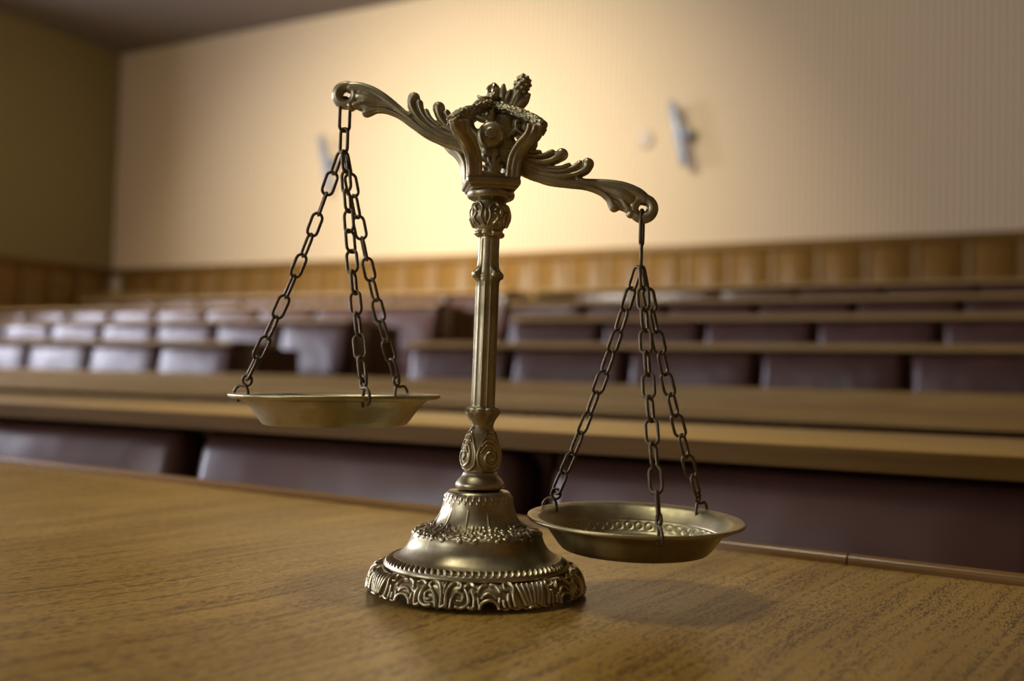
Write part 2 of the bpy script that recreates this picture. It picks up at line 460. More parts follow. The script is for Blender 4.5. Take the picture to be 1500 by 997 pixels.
# ------------------------------------------------------------------ stepped floor and the rows of seats
ROWN = [1.18, 2.235, 3.29, 4.345, 5.40, 6.455, 7.51]      # distance of each row of seat backs
TOPH = [-0.058, -0.043, 0.002, 0.19, 0.388, 0.577, 0.768] # top of its desk board, above the lens
FLO = [0.0, 0.0, 0.045, 0.235, 0.43, 0.62, 0.81]
ORD = ['front', 'second', 'third', 'fourth', 'fifth', 'sixth', 'seventh']
for k in range(2, 7):
    y0 = ROWN[k] - 0.42
    st = box('step', M_FLOOR, floor, LWX, RWX, y0, BWY if k == 6 else ROWN[k + 1] - 0.42, 0.0, FLO[k])

SW = 0.60
def rounded_pad(wd, ht, th, puff=0.012):
    """an upholstered pad: rounded box with a slightly domed face"""
    bm = bmesh.new()
    add_box(bm, -wd / 2, wd / 2, -th / 2, th / 2, 0, ht, 0.036, 4)
    bmesh.ops.subdivide_edges(bm, edges=[e for e in bm.edges if e.calc_length() > 0.2], cuts=5, use_grid_fill=True)
    for v in bm.verts:
        fx = max(0, 1 - (2 * v.co.x / wd) ** 2); fz = max(0, 1 - ((v.co.z - ht / 2) / (ht / 2)) ** 2)
        if abs(v.co.y) > th * 0.3: v.co.y += math.copysign(puff * (fx * fz) ** 0.5, v.co.y)
    return bm_mesh(bm, 'pad', True)
ME_BACK = rounded_pad(0.568, 0.40, 0.075); ME_BACK.transform(Matrix.Translation((0, 0, -0.40))); ME_BACK.transform(Matrix.Rotation(R(-11), 4, 'X'))
ME_BACK.materials.append(M_LEATHER)
ME_PAD = rounded_pad(0.50, 0.36, 0.08); ME_PAD.transform(Matrix.Rotation(R(-6), 4, 'X'))
ME_PAD.materials.append(M_LEATHER)
def side_frame_mesh(h):
    bm = bmesh.new(); add_box(bm, -0.018, 0.018, 0.0, 0.15, 0, h, 0.006, 1)
    me = bm_mesh(bm, 'side_frame', True); me.materials.append(M_DARK); return me
ME_SIDE = {}
def seat(xc, k, label):
    top = CAMZ + TOPH[k] - 0.030
    h = top - FLO[k]
    if round(h, 3) not in ME_SIDE: ME_SIDE[round(h, 3)] = side_frame_mesh(h - 0.001)
    t = thing('seat', label, 'seat', (xc, ROWN[k], FLO[k]), 0, 'leather seats of the %s row' % ORD[k])
    b = link('backrest', ME_BACK, None, t); b.location = (0, 0.0, h - 0.004 - (0.022 if k == 2 else 0))
    p = link('seat_pad', ME_PAD, None, t); p.location = (0, -0.10, 0.12)
    s = link('side_frame', ME_SIDE[round(h, 3)], None, t); s.location = (0.30 - 0.02, 0.02, 0)
    s = link('side_frame', ME_SIDE[round(h, 3)], None, t); s.location = (-0.30 + 0.02, 0.02, 0)
    return t
NUM = ['first', 'second', 'third', 'fourth', 'fifth', 'sixth', 'seventh', 'eighth', 'ninth', 'tenth', 'eleventh', 'twelfth', 'thirteenth', 'fourteenth', 'fifteenth', 'sixteenth', 'seventeenth', 'eighteenth']
# blocks: row -> list of (x start, x end, side of the aisle)
AL = -4.2
BLOCKS = {0: [(-3.0, 0.6, 'c')], 1: [(-4.8, 0.6, 'c')], 2: [(-6.0, 0.6, 'c')],
          3: [(-9.6, AL, 'l'), (-3.0, 0.6, 'r')], 4: [(-9.6, AL, 'l'), (-3.0, 0.6, 'r')],
          5: [(-9.6, AL, 'l'), (-3.6, 0.6, 'r')], 6: [(-9.6, AL, 'l'), (-4.05, 0.6, 'r')]}
CN = {0: 'maroon', 1: 'maroon'}
def bench(k, x0, x1, side):
    top = CAMZ + TOPH[k]; f = FLO[k]
    nm = {'c': '', 'l': ' left of the aisle', 'r': ' right of the aisle'}[side]
    t = thing('bench_desk', 'long oak desk board over the %s row of seats%s' % (ORD[k], nm), 'desk', (x0, ROWN[k], f), 0, 'long oak desks behind the seat rows')
    W = x1 - x0; h = top - f
    dpt = 0.36
    box('desktop', M_DESK, t, 0, W, -0.040, dpt, h - 0.026, h, 0.004, 2)
    fd = 0.055 if k == 2 else 0.026
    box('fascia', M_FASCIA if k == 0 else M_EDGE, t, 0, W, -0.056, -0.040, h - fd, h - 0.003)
    box('back_panel', M_FASCIA, t, 0.02, W - 0.02, 0.19, 0.21, 0.0, h - 0.028)
    if side != 'c':
        for xe in ((0, 0.03), (W - 0.03, W)):
            box('end_panel', M_DARK if side == 'l' else M_FASCIA, t, xe[0], xe[1], -0.12 if False else 0.18, 0.52, 0.0, h - 0.03)  # left blocks' ends darker: shade away from the windows put into the colour
    return t
for k, bl in BLOCKS.items():
    for (x0, x1, side) in bl:
        bench(k, x0, x1, side)
        xs = []
        x = (math.ceil((x0 - 1e-6) / SW)) * SW
        while x + SW <= x1 + 1e-6: xs.append(x + SW / 2); x += SW
        if side == 'l': xs = xs[::-1]
        if side == 'c': xs = xs[::-1]
        for i, xc in enumerate(xs):
            if side == 'l': lb = 'maroon leather seat in the %s row, %s left of the aisle' % (ORD[k], NUM[i])
            elif side == 'r': lb = 'maroon leather seat in the %s row, %s right of the aisle' % (ORD[k], NUM[i])
            else:
                lb = 'maroon leather seat in the %s row, %s from the right edge of the photo' % (ORD[k], NUM[i - 1])
            if xc > 0: lb = 'maroon leather seat in the %s row, just past the right edge of the photo' % ORD[k]
            seat(xc, k, lb)
# a raised bench end against the wall at the far left
t = thing('rear_bench', 'raised oak bench end against the back wall at the far left corner', 'bench', (-10.35, 8.05, FLO[6]))
h = CAMZ + 0.885 - FLO[6]
box('bench_top', M_DESK, t, 0, 1.25, 0, 0.40, h - 0.03, h, 0.005, 1)
box('front_panel', M_FASCIA, t, 0.02, 1.23, 0.03, 0.06, 0, h - 0.03)
box('end_panel', M_FASCIA, t, 1.20, 1.23, 0.06, 0.38, 0, h - 0.03)

# ================================================================== THE TABLE
# far edge runs from (-1.42, 0.98) to (-0.04, 0.85); local x along that edge, local y towards the rows
ang = math.atan2(0.8537 - 0.9792, -0.0360 + 1.4188)
tab = thing('table', 'broad oak table with raised rounded edge trim, bearing the brass scales', 'table', (0, 0, 0))
TZ = CAMZ - 0.1401
ex, ey = Vector((math.cos(ang), math.sin(ang), 0)), Vector((-math.sin(ang), math.cos(ang), 0))
org = Vector((-0.5353, 0.8972, TZ)) + ex * 0.0
def tobj(name, mat, x0, x1, y0, y1, z0, z1, bev=0.0, seg=2, label=None):
    o = box(name, mat, tab, x0, x1, y0, y1, z0, z1, bev, seg)
    return o
tab.location = (org.x, org.y, 0); tab.rotation_euler = (0, 0, ang)
tobj('tabletop', M_TABLE, -1.75, 1.30, -0.95, -0.004, TZ - 0.03, TZ)
M_TRIM = wood_mat('trim_oak', (0.24, 0.125, 0.03), (0.15, 0.075, 0.018), 0.26, (0.6, 14, 14))
for a, b_ in ((-1.75, 0.372), (0.3735, 1.30)):
    bm = bmesh.new()
    n = 14
    pf = [(-0.005, -0.004)]
    for i in range(9):
        q = PI * (1 - i / 8)
        pf.append((0.0035 + 0.0065 * math.cos(q), 0.0035 + 0.0048 * math.sin(q)))
    pf += [(0.010, -0.034), (-0.004, -0.034)]
    pf = [(-0.003, -0.034), (-0.003, 0.0035)] + pf[1:-2] + [(0.010, -0.034)]
    A = [bm.verts.new((a, y, z)) for y, z in pf]; B = [bm.verts.new((b_, y, z)) for y, z in pf]
    for i in range(len(pf)): j = (i + 1) % len(pf); bm.faces.new((A[i], A[j], B[j], B[i]))
    bm.faces.new(A[::-1]); bm.faces.new(B)
    bmesh.ops.recalc_face_normals(bm, faces=bm.faces)
    o = link('edge_trim', bm_mesh(bm, 'edge_trim', True), M_TRIM, tab); o.data.set_sharp_from_angle(angle=R(50)); o.location = (0, 0, TZ)
for lx in (-1.65, 1.15):
    for ly in (-0.90, -0.12):
        box('leg', M_DARK, tab, lx, lx + 0.07, ly, ly + 0.07, 0, TZ - 0.03, 0.006, 1)

# ================================================================== THE BALANCE SCALES (local x right, y away, z up)
sc = thing('balance_scale', 'antique brass balance scales with hanging chained pans, standing on the oak table', 'scales',
           (-0.3536, 0.5953, TZ), R(30.71))
SH = 0.0100                                       # the post leans a hair to the right

# --- foot skirt with scrollwork and eight small arches
def cell_A():
    st = []
    for s in (-1, 1):
        st += [([(s*1.6, 1), (s*1.5, 8), (s*3, 13), (s*6, 16.5), (s*9.5, 16), (s*10.5, 13), (s*8.5, 11.3)], 1.25, 1.7),
               ([(s*4.6, 1), (s*5.2, 6), (s*8, 10), (s*12, 8.5), (s*11.5, 5), (s*9, 5)], 1.2, 1.6),
               ([(s*8, 1.5), (s*12, 1), (s*15.5, 4), (s*15, 9), (s*13, 13), (s*16, 15.8), (s*19, 14.5)], 1.3, 1.8),
               ([(s*19, 2), (s*19, 7), (s*17.6, 10.5)], 1.3, 1.7), ([(s*16, 1.2), (s*18, 0.8)], 1.4, 2.0)]
        st += [([(s*21.3, 10.5), (s*23.5, 14.4), (s*27, 15.8)], 1.15, 1.5), ([(s*22.6, 1.5), (s*21.6, 6.5)], 1.2, 1.6), ([(s*2.5, 17.5), (s*6, 18.8)], 0.9, 1.0)]
    st.append(([(0, 0.6), (0.5, 0.8)], 2.2, 2.3)); st.append(([(0, 9), (0, 17)], 1.0, 1.2))
    return st
def cell_B():
    st = []
    for x in (-9, -5.6, -2, 2, 5.6, 9):
        st.append(([(x*0.55, 2.5), (x*0.8, 8), (x*1.05, 14.5)], 1.45, 1.9))
    for s in (-1, 1):
        st += [([(s*12, 2), (s*13.2, 8), (s*12.5, 13.5), (s*15, 16.8), (s*18.5, 15.5), (s*18.3, 12.5), (s*16.5, 12)], 1.25, 1.8),
               ([(s*16, 9), (s*16.3, 5), (s*15.5, 2)], 1.3, 1.5), ([(s*19, 2), (s*19.5, 5)], 1.4, 1.9)]
        st += [([(s*21.3, 10.5), (s*23.5, 14.4), (s*27, 15.8)], 1.15, 1.5), ([(s*22.6, 1.5), (s*21.8, 6.5)], 1.2, 1.6)]
    st.append(([(-1.5, 0.6), (1.5, 0.8)], 1.9, 2.3))
    return st
def arch_strokes():
    a = []
    for rr, wd, ht in ((6.0, 1.35, 1.9), (10.3, 1.15, 1.3)):
        a.append(([(28.3 + rr * math.cos(q) * (1 if rr < 8 else .62), rr * 0.95 * math.sin(q)) for q in np.linspace(0.05 if rr < 8 else .8, PI - (.05 if rr < 8 else .8), 7)], wd, ht))
    return a
TH0 = R(6.6 - 22.5)                               # centre of a unit between arches
SKL = 21.6
def skirt_h(T, s, z):
    cell = (T - TH0 + PI / 8) / (PI / 4); idx = np.floor(cell).astype(int) % 8
    x = (cell - np.floor(cell) - 0.5) * 56.6; y = SKL - s
    h = np.zeros_like(T)
    A = seg_relief(x, y, cell_A()); Bh = seg_relief(x, y, cell_B())
    h = np.where(idx % 2 == 0, A, Bh)
    h = np.maximum(h, seg_relief(np.abs(x), y, arch_strokes()))
    return (h * 1.35 - 0.9) * np.clip((20.5 - y) / 2.5, 0, 1)
def skirt_keep(T, s, z):
    cell = (T - TH0 + PI / 8) / (PI / 4)
    x = 28.3 - np.abs((cell - np.floor(cell) - 0.5) * 56.6); y = SKL - s
    c2 = (cell - np.floor(cell) - 0.5) * 56.6
    edge = 0.3 + 0.5 * np.cos(c2 * 2 * PI / 7.1)
    return ~(((x / 4.6) ** 2 + (y / 5.0) ** 2 < 1) | (y < edge))
me = lathe('skirt', [(60.5, 15.0), (62.8, 16.2), (66.2, 16.2), (69.2, 13.6), (70.9, 9.5), (72.0, 5.0), (73.4, 0.2)], 74, 1440, skirt_h, skirt_keep)
o = link('foot_skirt', me, M_BRASS, sc)
md = o.modifiers.new('thick', 'SOLIDIFY'); md.thickness = 0.0016; md.offset = -1

# --- leaf ring
def ring_h(T, s, z):
    y = s
    Tw = (T + PI) % (2 * PI) - PI
    ph = T * 84 + (s - 3) * 0.55 * np.clip(Tw * 3, -1, 1)
    a = np.abs(np.sin(ph / 2 * 1.0))
    m = np.clip((s - 0.4) / 0.6, 0, 1) * np.clip((6.9 - s) / 0.7, 0, 1)
    return (1.9 * a ** 0.8 - 1.45) * m
me = lathe('leaf_ring', [(55.0, 22.8), (57.0, 22.6), (59.5, 21.4), (61.2, 19.6), (62.0, 18.0), (61.9, 16.9), (60.8, 16.2), (59.5, 16.0), (57, 15.0)], 44, 1024, ring_h)
link('leaf_ring', me, M_BRASS, sc)

# --- bell shaped body with a garland ledge
rb = np.random.RandomState(3)
bl = [(rb.uniform(0, 2 * PI), rb.uniform(0, 1), rb.uniform(1.0, 2.0), rb.uniform(0.4, 1.05)) for _ in range(560)]
def body_h(T, s, z):
    h = np.zeros_like(T)
    # rough leaves around the ledge (z 38..45)
    s1 = s[:, 0]; z1 = z[:, 0]
    sa, sb = np.interp([-45.6, -38.4], -z1, s1)
    for a, b_, wd, ht in bl:
        d = np.hypot(((T - a + PI) % (2 * PI) - PI) * 38, s - (sa + (sb - sa) * b_))
        h = np.maximum(h, ht * np.sqrt(np.clip(1 - (d / wd) ** 2, 0, 1)))
    # sharp leaf tips running up the bell
    c = (T / (2 * PI) * 12); x = (c - np.floor(c) - 0.5) * 17.0
    tip = 0.55 * np.clip(1 - np.abs(x) / 1.1, 0, 1) * np.clip((57 - z) / 6, 0, 1) * (z > 43)
    h = np.maximum(h, tip)
    # small beads round the shoulder
    b2 = 0.55 * np.clip(np.sin(T * 34), 0, 1) * np.exp(-((z - 62.6) / 1.3) ** 2) + 0.4 * np.clip(np.sin(T * 34 + 2), 0, 1) * np.exp(-((z - 60.2) / 0.9) ** 2)
    return h + b2
me = lathe('body', [(3, 66.6), (17.5, 66.6), (20.5, 66.0), (22.3, 63.5), (23.3, 60), (24.6, 54.5), (27.0, 49.0), (30.5, 44.6), (34.5, 42.6), (38.8, 41.4), (42.2, 39.6), (43.6, 37.4), (44.6, 34.2), (46.6, 30.2), (49.6, 26.8), (52.8, 24.2), (56.5, 22.5)], 190, 900, body_h)
link('bell_body', me, M_BRASS, sc)

# --- foot of the post: torus, volute bulb, collar
RIDGE = R(-13)
def bulb_h(T, s, z):
    c = (T - RIDGE) / (PI / 2); x = (c - np.floor(c) - 0.5) * 20.0
    y = z
    st = [([(-8.5, 84), (-9.3, 92), (-6, 101), (-2.5, 106)], 1.0, 1.1), ([(8.5, 84), (9.3, 92), (6, 101), (2.5, 106)], 1.0, 1.1),
          ([(-8.5, 84), (-4, 80.6), (0, 80), (4, 80.6), (8.5, 84)], 1.0, 1.1),
          ([(-6.6, 97), (-2, 100.5), (3, 98), (5.5, 92), (4.5, 86), (0, 83.6), (-4, 86), (-4, 90.5), (-0.5, 93), (2, 90.5), (0.5, 88)], 0.95, 1.15),
          ([(-7, 93), (-3.6, 97), (1, 96.4), (3, 93)], 0.8, 0.9), ([(-5.4, 101.5), (0, 104), (4.5, 100)], 0.8, 0.9)]
    h = seg_relief(x, y, st)
    fl = 1.1 * np.cos((T - RIDGE - PI / 4) * 4) * 0.5
    m = np.clip((z - 79.5) / 2, 0, 1) * np.clip((108 - z) / 3, 0, 1)
    collar = 0.9 * np.abs(np.cos((T - RIDGE) * 4)) * np.clip((z - 113.5) / 5, 0, 1)
    return h * m + fl * m + collar
me = lathe('post_foot', [(6.5, 122.6), (10.4, 121.2), (11.2, 120.0), (10.9, 118.2), (8.9, 113.8), (7.7, 110.2), (8.2, 107.5), (10.2, 102.0), (12.2, 96.0), (13.4, 90), (12.9, 85.0), (11.3, 81.2), (10.6, 79.6), (11.4, 78.6), (12.4, 76.6), (14.8, 73.8), (16.3, 71.6), (16.6, 69.8), (15.6, 68.0), (13, 67.2), (6, 66.9)], 260, 480, bulb_h, shear=SH)
link('post_foot', me, M_BRASS, sc)

# --- fluted shaft with hanging leaf tips
def shaft_h(T, s, z):
    fl = -0.75 * np.abs(np.sin((T - RIDGE) * 6)) ** 0.6 * np.clip((z - 121) / 3, 0, 1) * np.clip((208 - z) / 4, 0, 1)
    pe = np.clip(np.cos((T - RIDGE) * 4 + PI), -0.2, 1)
    tipm = np.exp(-((z - 211.6) / 3.3) ** 2)
    body = np.clip((z - 209) / 4, 0, 1) * np.clip((238 - z) / 3, 0, 1)
    return fl + 3.6 * np.clip(pe, 0, 1) ** 0.7 * tipm + 0.7 * pe * body
me = lathe('shaft', [(7.2, 238.5), (7.2, 236), (7.0, 228), (7.3, 220), (7.9, 213), (8.5, 211), (8.2, 208), (8.2, 190), (8.25, 160), (8.35, 130), (8.4, 121)], 330, 384, shaft_h, shear=SH)
link('fluted_shaft', me, M_BRASS, sc)

# --- acanthus knop and torus under the capital
def knop_h(T, s, z):
    c = (T - RIDGE - PI / 4) / (PI / 2); x = (c - np.floor(c) - 0.5) * 20.5
    st = []
    for q in (-1, 1):
        st += [([(q*1.2, 245), (q*3.2, 250), (q*2.5, 256), (q*6, 259.5), (q*8.6, 257), (q*6.6, 254.5)], 1.0, 1.3),
               ([(q*6, 245.5), (q*8.3, 249), (q*6.6, 252)], 1.0, 1.2), ([(q*9.8, 246), (q*9.9, 258)], 0.8, 0.9)]
    st.append(([(0, 247), (0, 254)], 1.2, 1.2))
    h = seg_relief(x, z, st) * np.clip((z - 243) / 1.5, 0, 1) * np.clip((261 - z) / 1.5, 0, 1)
    sq = 1.0 * np.cos((T - RIDGE) * 4 + PI) * 0.5 * np.clip((z - 244) / 3, 0, 1) * np.clip((261 - z) / 3, 0, 1)
    leaf = 2.2 * np.clip(np.cos((T - RIDGE) * 4 + PI), 0, 1) ** 0.5 * np.exp(-((z - 239.6) / 1.8) ** 2)
    return h + sq + leaf
me = lathe('knop', [(8, 270.2), (14.5, 269.8), (15.8, 268.0), (16.2, 266.0), (15.4, 263.8), (12.6, 262.4), (10.6, 261.3), (10.8, 260.2), (12.3, 257.2), (13.4, 253.5), (13.3, 249.5), (11.7, 245.6), (9.8, 243.4), (9.0, 242.0), (9.2, 240.6), (9.3, 239.4), (8.4, 237.8), (7.0, 237.2)], 230, 420, knop_h, shear=SH)
link('acanthus_knop', me, M_BRASS, sc)

# --- capital: square plinth, four flared corner straps, four garlands to an apex, finial
CX0 = 2.3
bm = bmesh.new()
def bx(bm, hw, z0, z1, bev):
    add_box(bm, -hw, hw, -hw, hw, z0, z1, bev, 2)
bx(bm, 16.2, 268.5, 271.5, 1.0); bx(bm, 18.2, 270.5, 276.0, 1.6); bx(bm, 16.5, 275.0, 279.0, 1.2)
for sx in (-1, 1):
    for sy in (-1, 1):
        # strap: three parallel flutes swept up the flare
        path = [(13.3, 276.5), (13.8, 284), (15.6, 291.5), (19.8, 298.5), (24.6, 304), (26.2, 309.5)]
        for off, rr in ((-3.9, 1.7), (-0.4, 1.1), (3.1, 1.8)):
            for mode in (0, 1):
                P = []
                for i, (u, z) in enumerate(path):
                    grow = 1 + 0.32 * i / 5
                    a = u + off * grow; b_ = u + 2.6
                    P.append((sx * (a if mode == 0 else b_), sy * (b_ if mode == 0 else a), z))
                C_ = catmull(P, 5)
                tube(bm, C_, [rr * (1 + 0.3 * i / len(C_)) for i in range(len(C_))], 10, 1.0, Vector((sx, sy, 0.01)))
        C_ = catmull([(sx * u, sy * u, z) for u, z in path], 5)
        tube(bm, C_, [4.6 * (1 + 0.3 * i / len(C_)) for i in range(len(C_))], 10, 1.0)
# palmettes on the plinth
for q in range(4):
    M = Matrix.Rotation(q * PI / 2, 3, 'Z')
    for ang_, ln in ((0, 15), (R(17), 12.5), (R(-17), 12.5), (R(36), 9), (R(-36), 9)):
        P = [M @ Vector((math.sin(ang_) * ln * t_ * (0.7 + .3 * t_), -15.2 + 1.2 * t_, 277 + math.cos(ang_) * ln * t_)) for t_ in (0, .35, .7, 1)]
        C_ = catmull(P, 4)
        tube(bm, C_, [1.2 + 1.0 * math.sin(PI * min(1, i / len(C_) + .15)) for i in range(len(C_))], 8, 0.9)
        ellip(bm, C_[-1], (1.3, 1.3, 1.3), 1)
me = remeshed(bm, 'capital', 0.55, 2, 0.4)
CAPROT = R(7)
o = link('capital', me, M_BRASS, sc); o.location = (CX0 / 1000, 0, 0); o.rotation_euler = (0, 0, CAPROT)
# garlands
for sx in (-1, 1):
    for sy in (-1, 1):
        bm = bmesh.new()
        P = catmull([(sx * 30.0, sy * 28, 308.0), (sx * 25, sy * 23, 313.4), (sx * 17, sy * 15.5, 318.8), (sx * 9.5, sy * 8.5, 323.4), (sx * 2.5, sy * 2.2, 327.5)], 10)
        tube(bm, P, [4.6 - 1.5 * i / len(P) for i in range(len(P))], 10)
        ax = (P[-1] - P[0]).normalized()
        for i in range(0, len(P)):
            for j in range(3):
                a = RNG.uniform(0, 2 * PI); rr = 4.3 - 1.4 * i / len(P)
                o1 = Vector((-sy * 0.7 * math.cos(a), sx * 0.7 * math.cos(a), math.sin(a))) * rr
                c = P[i] + o1
                res = bmesh.ops.create_icosphere(bm, subdivisions=1, radius=1.0)
                tw = ax.to_track_quat('Z', 'Y').to_matrix() @ Matrix.Rotation(RNG.uniform(-.6, .6), 3, 'X')
                sz = Vector((1.25, 1.1, 2.2)) * RNG.uniform(.8, 1.15)
                for v in res['verts']: v.co = c + tw @ Vector((v.co.x * sz.x, v.co.y * sz.y, v.co.z * sz.z))
        me = remeshed(bm, 'garland', 0.42, 1, 0.35)
        o = link('garland', me, M_BEAM, sc); o.location = (CX0 / 1000, 0, 0); o.rotation_euler = (0, 0, CAPROT)
# finial
bm = bmesh.new()
ellip(bm, (0, 0, 330.5), (4.2, 4.2, 3.4))
for q in range(4):
    M = Matrix.Rotation(q * PI / 2 + R(8), 3, 'Z')
    P = [M @ Vector(p) for p in ((2, 0, 333.4), (5.5, 0, 332.2), (8.8, 0, 332.4), (11.2, 0, 334.4))]
    C_ = catmull(P, 4); tube(bm, C_, [2.4, 2.9, 3.2, 3.4, 3.5, 3.5, 3.4, 3.2, 2.9, 2.5, 2.0, 1.5, .9], 10, 0.5, Vector((0, 0, 1)))
    P = [M @ Vector(p) for p in ((3.2, 0, 335.5), (3.3, 0, 338.5), (1.8, 0, 341.8), (0.4, 0, 343.5))]
    C_ = catmull(P, 3); tube(bm, C_, [1.6, 1.8, 1.9, 1.9, 1.8, 1.6, 1.3, 1.1, .9, .5], 8)
ellip(bm, (0, 0, 338.0), (2.6, 2.6, 5.0)); ellip(bm, (0, 0, 334.6), (5, 5, 1.8))
me = remeshed(bm, 'finial', 0.4, 2, 0.4)
o = link('finial', me, M_BRASS, sc); o.location = (CX0 / 1000, 0, 0)

# --- the beam: one cast piece, mirrored about its middle; local frame tilted 20.5 deg, turned 8 deg
def arm(bm, s):
    def ST(pts, d, y=0): strand(bm, [(s * p[0], p[1], p[2]) for p in pts], d, 12, 5, y)
    ST([(0, -4, 5.0), (20, -4.4, 4.6), (35, -5.6, 3.9), (50, -3.6, 3.5), (62, 0.0, 3.0), (72, 3.2, 3.3), (82, 6.0, 3.9), (93, 7.9, 4.3), (103, 7.4, 4.5), (109, 5.6, 4.2)], 4.6)
    ST([(30, -7.0, 2.2), (44, -6.6, 2.3), (57, -3.6, 2.2), (69, -0.6, 2.2), (79, -0.3, 2.3), (86, -2.2, 2.6), (90.3, -5.4, 3.3), (91.8, -6.3, 3.7)], 4.4)
    ST([(62, 2.0, 2.0), (74, 3.4, 2.2), (86, 3.2, 2.3), (94, 0.4, 2.5), (98.5, -2.8, 2.7), (101.5, -4.8, 2.9)], 4.5)
    # leaf of lobe B, three flutes and a bulb
    ST([(15, -1.4, 2.8), (34, -3.0, 2.5), (49, -0.6, 2.3), (58.5, 4.0, 2.5), (64.2, 9.8, 3.4), (64.4, 14.4, 4.4)], 5.6)
    ST([(18, 1.0, 1.9), (36, 0.0, 1.8), (48, 2.6, 1.8), (55.5, 7.4, 2.0), (59.5, 12.6, 2.6)], 5.0)
    ST([(40, 2.4, 1.5), (48, 5.4, 1.5), (52.8, 9.2, 1.7)], 4.4)
    # leaf of lobe A
    ST([(10, 3.0, 2.6), (24, 2.6, 2.4), (35, 4.2, 2.4), (42, 8.6, 3.0), (45.6, 14.2, 4.5)], 5.8)
    ST([(12, 6.0, 2.0), (25, 5.4, 1.9), (33.5, 8.2, 2.0), (39, 12.6, 2.8)], 5.0)
    ST([(14, 8.2, 1.5), (24, 7.8, 1.5), (31, 10.4, 1.6)], 4.2)
    # eye at the tip
    ring = [Vector((s * (110 + 6.3 * math.cos(q)), 0, 6.3 * math.sin(q) - 0.4)) for q in np.linspace(0, 2 * PI, 28, endpoint=False)]
    tube(bm, ring, [3.8 + 0.3 * math.cos(q) for q in np.linspace(0, 2 * PI, 28, endpoint=False)], 12, 1.15, closed=True)
    strand(bm, [(s * 103.5, -7.0, 2.8), (s * 104.5, -6.0, 3.0)], 4.6)
    # thin web between the flutes
    ST([(22, 0, 6), (40, -1, 5), (52, -1, 3.4)], 3.4); ST([(70, 1.6, 3.0), (84, 3.4, 4.4), (94, 3.2, 5.4), (100, 2.2, 4.8)], 2.8)
    ST([(84, -1, 3), (92, -3, 4), (100, -3.5, 3.5)], 3.0); ST([(55, 5, 2.5), (61, 11, 3)], 3.2); ST([(34, 6, 2.5), (41, 11, 3)], 3.2)
    # inner scroll ring and lobe next to the middle
    ring = [Vector((s * (15.5 + 6.6 * math.cos(q)), 0, 23.6 + 6.2 * math.sin(q))) for q in np.linspace(0, 2 * PI, 26, endpoint=False)]
    tube(bm, ring, 2.3, 10, 2.2, closed=True)
    ellip(bm, (s * 15.5, 0, 23.6), (5.5, 2.6, 5.2))
    ST([(12, 6, 2.6), (19, 8.5, 3.4), (23.4, 12.6, 4.6), (22.5, 15.5, 4.0)], 5.2)
    ST([(6, 12, 3.2), (9.5, 17, 3.0), (10.5, 22, 2.6)], 4.4)
bm = bmesh.new()
arm(bm, 1); arm(bm, -1)
ellip(bm, (0, 0, 3), (19, 6.5, 13)); ellip(bm, (1, 0, 18), (9, 4.5, 14))
# leaves and pine cone bud standing up in the middle
strand(bm, [(0, 8, 4.5), (0.5, 24, 4.0), (1.5, 36, 3.4), (2, 42, 4.0)], 3.6)
for s in (-1, 1):
    strand(bm, [(s * 1.5, 26, 2.6), (s * 5.0, 33, 3.6), (s * 8.0, 39.5, 3.2), (s * 9.4, 44.5, 1.2)], 2.6, 12, 4)
    strand(bm, [(s * 1.5, 26, 1.8), (s * 3.2, 34, 2.2), (s * 3.4, 42, 1.6)], 3.8, 12, 4)
ellip(bm, (2.4, 0, 49), (5.4, 5.2, 7.6))
for i in range(34):
    zz = -0.92 + 1.84 * (i + .5) / 34; a = i * 2.39996
    rr = math.sqrt(1 - zz * zz)
    ellip(bm, (2.4 + 5.2 * rr * math.cos(a), 5.0 * rr * math.sin(a), 49 + 7.2 * zz), (1.7, 1.7, 1.5), 1)
me = remeshed(bm, 'beam', 0.5, 2, 0.4)
beam = link('beam', me, M_BEAM, sc)
BM = Matrix.Translation((0.0026, 0, 0.29696)) @ Matrix.Rotation(R(-8), 4, 'Z') @ Matrix.Rotation(R(20.55), 4, 'Y')
beam.matrix_local = BM
# pivot urn facing forward, hung from the apex
me = lathe('pivot_boss', [(0.2, 22.6), (2.6, 22.4), (3.7, 21.6), (4.0, 20.4), (4.6, 20.0), (7.4, 18.6), (8.9, 15.8), (9.4, 12.0), (9.2, 6.0)], 60, 96)
me.transform(Matrix.Rotation(R(90), 4, 'X'))
o = link('pivot_boss', me, M_BEAM, sc); o.location = (0.0016, 0, 0.3040)
me = lathe('pivot_stem', [(1.8, 322), (2.2, 319), (2.0, 316), (2.4, 313), (4.2, 311.5), (7.0, 308.5), (8.2, 304), (7.4, 299), (6.2, 295), (6.8, 291.5), (6.0, 289.5), (3.4, 286), (3.2, 279), (6, 277.5)], 120, 64)
o = link('pivot_stem', me, M_BEAM, sc); o.location = (0.0016, -0.008, 0)

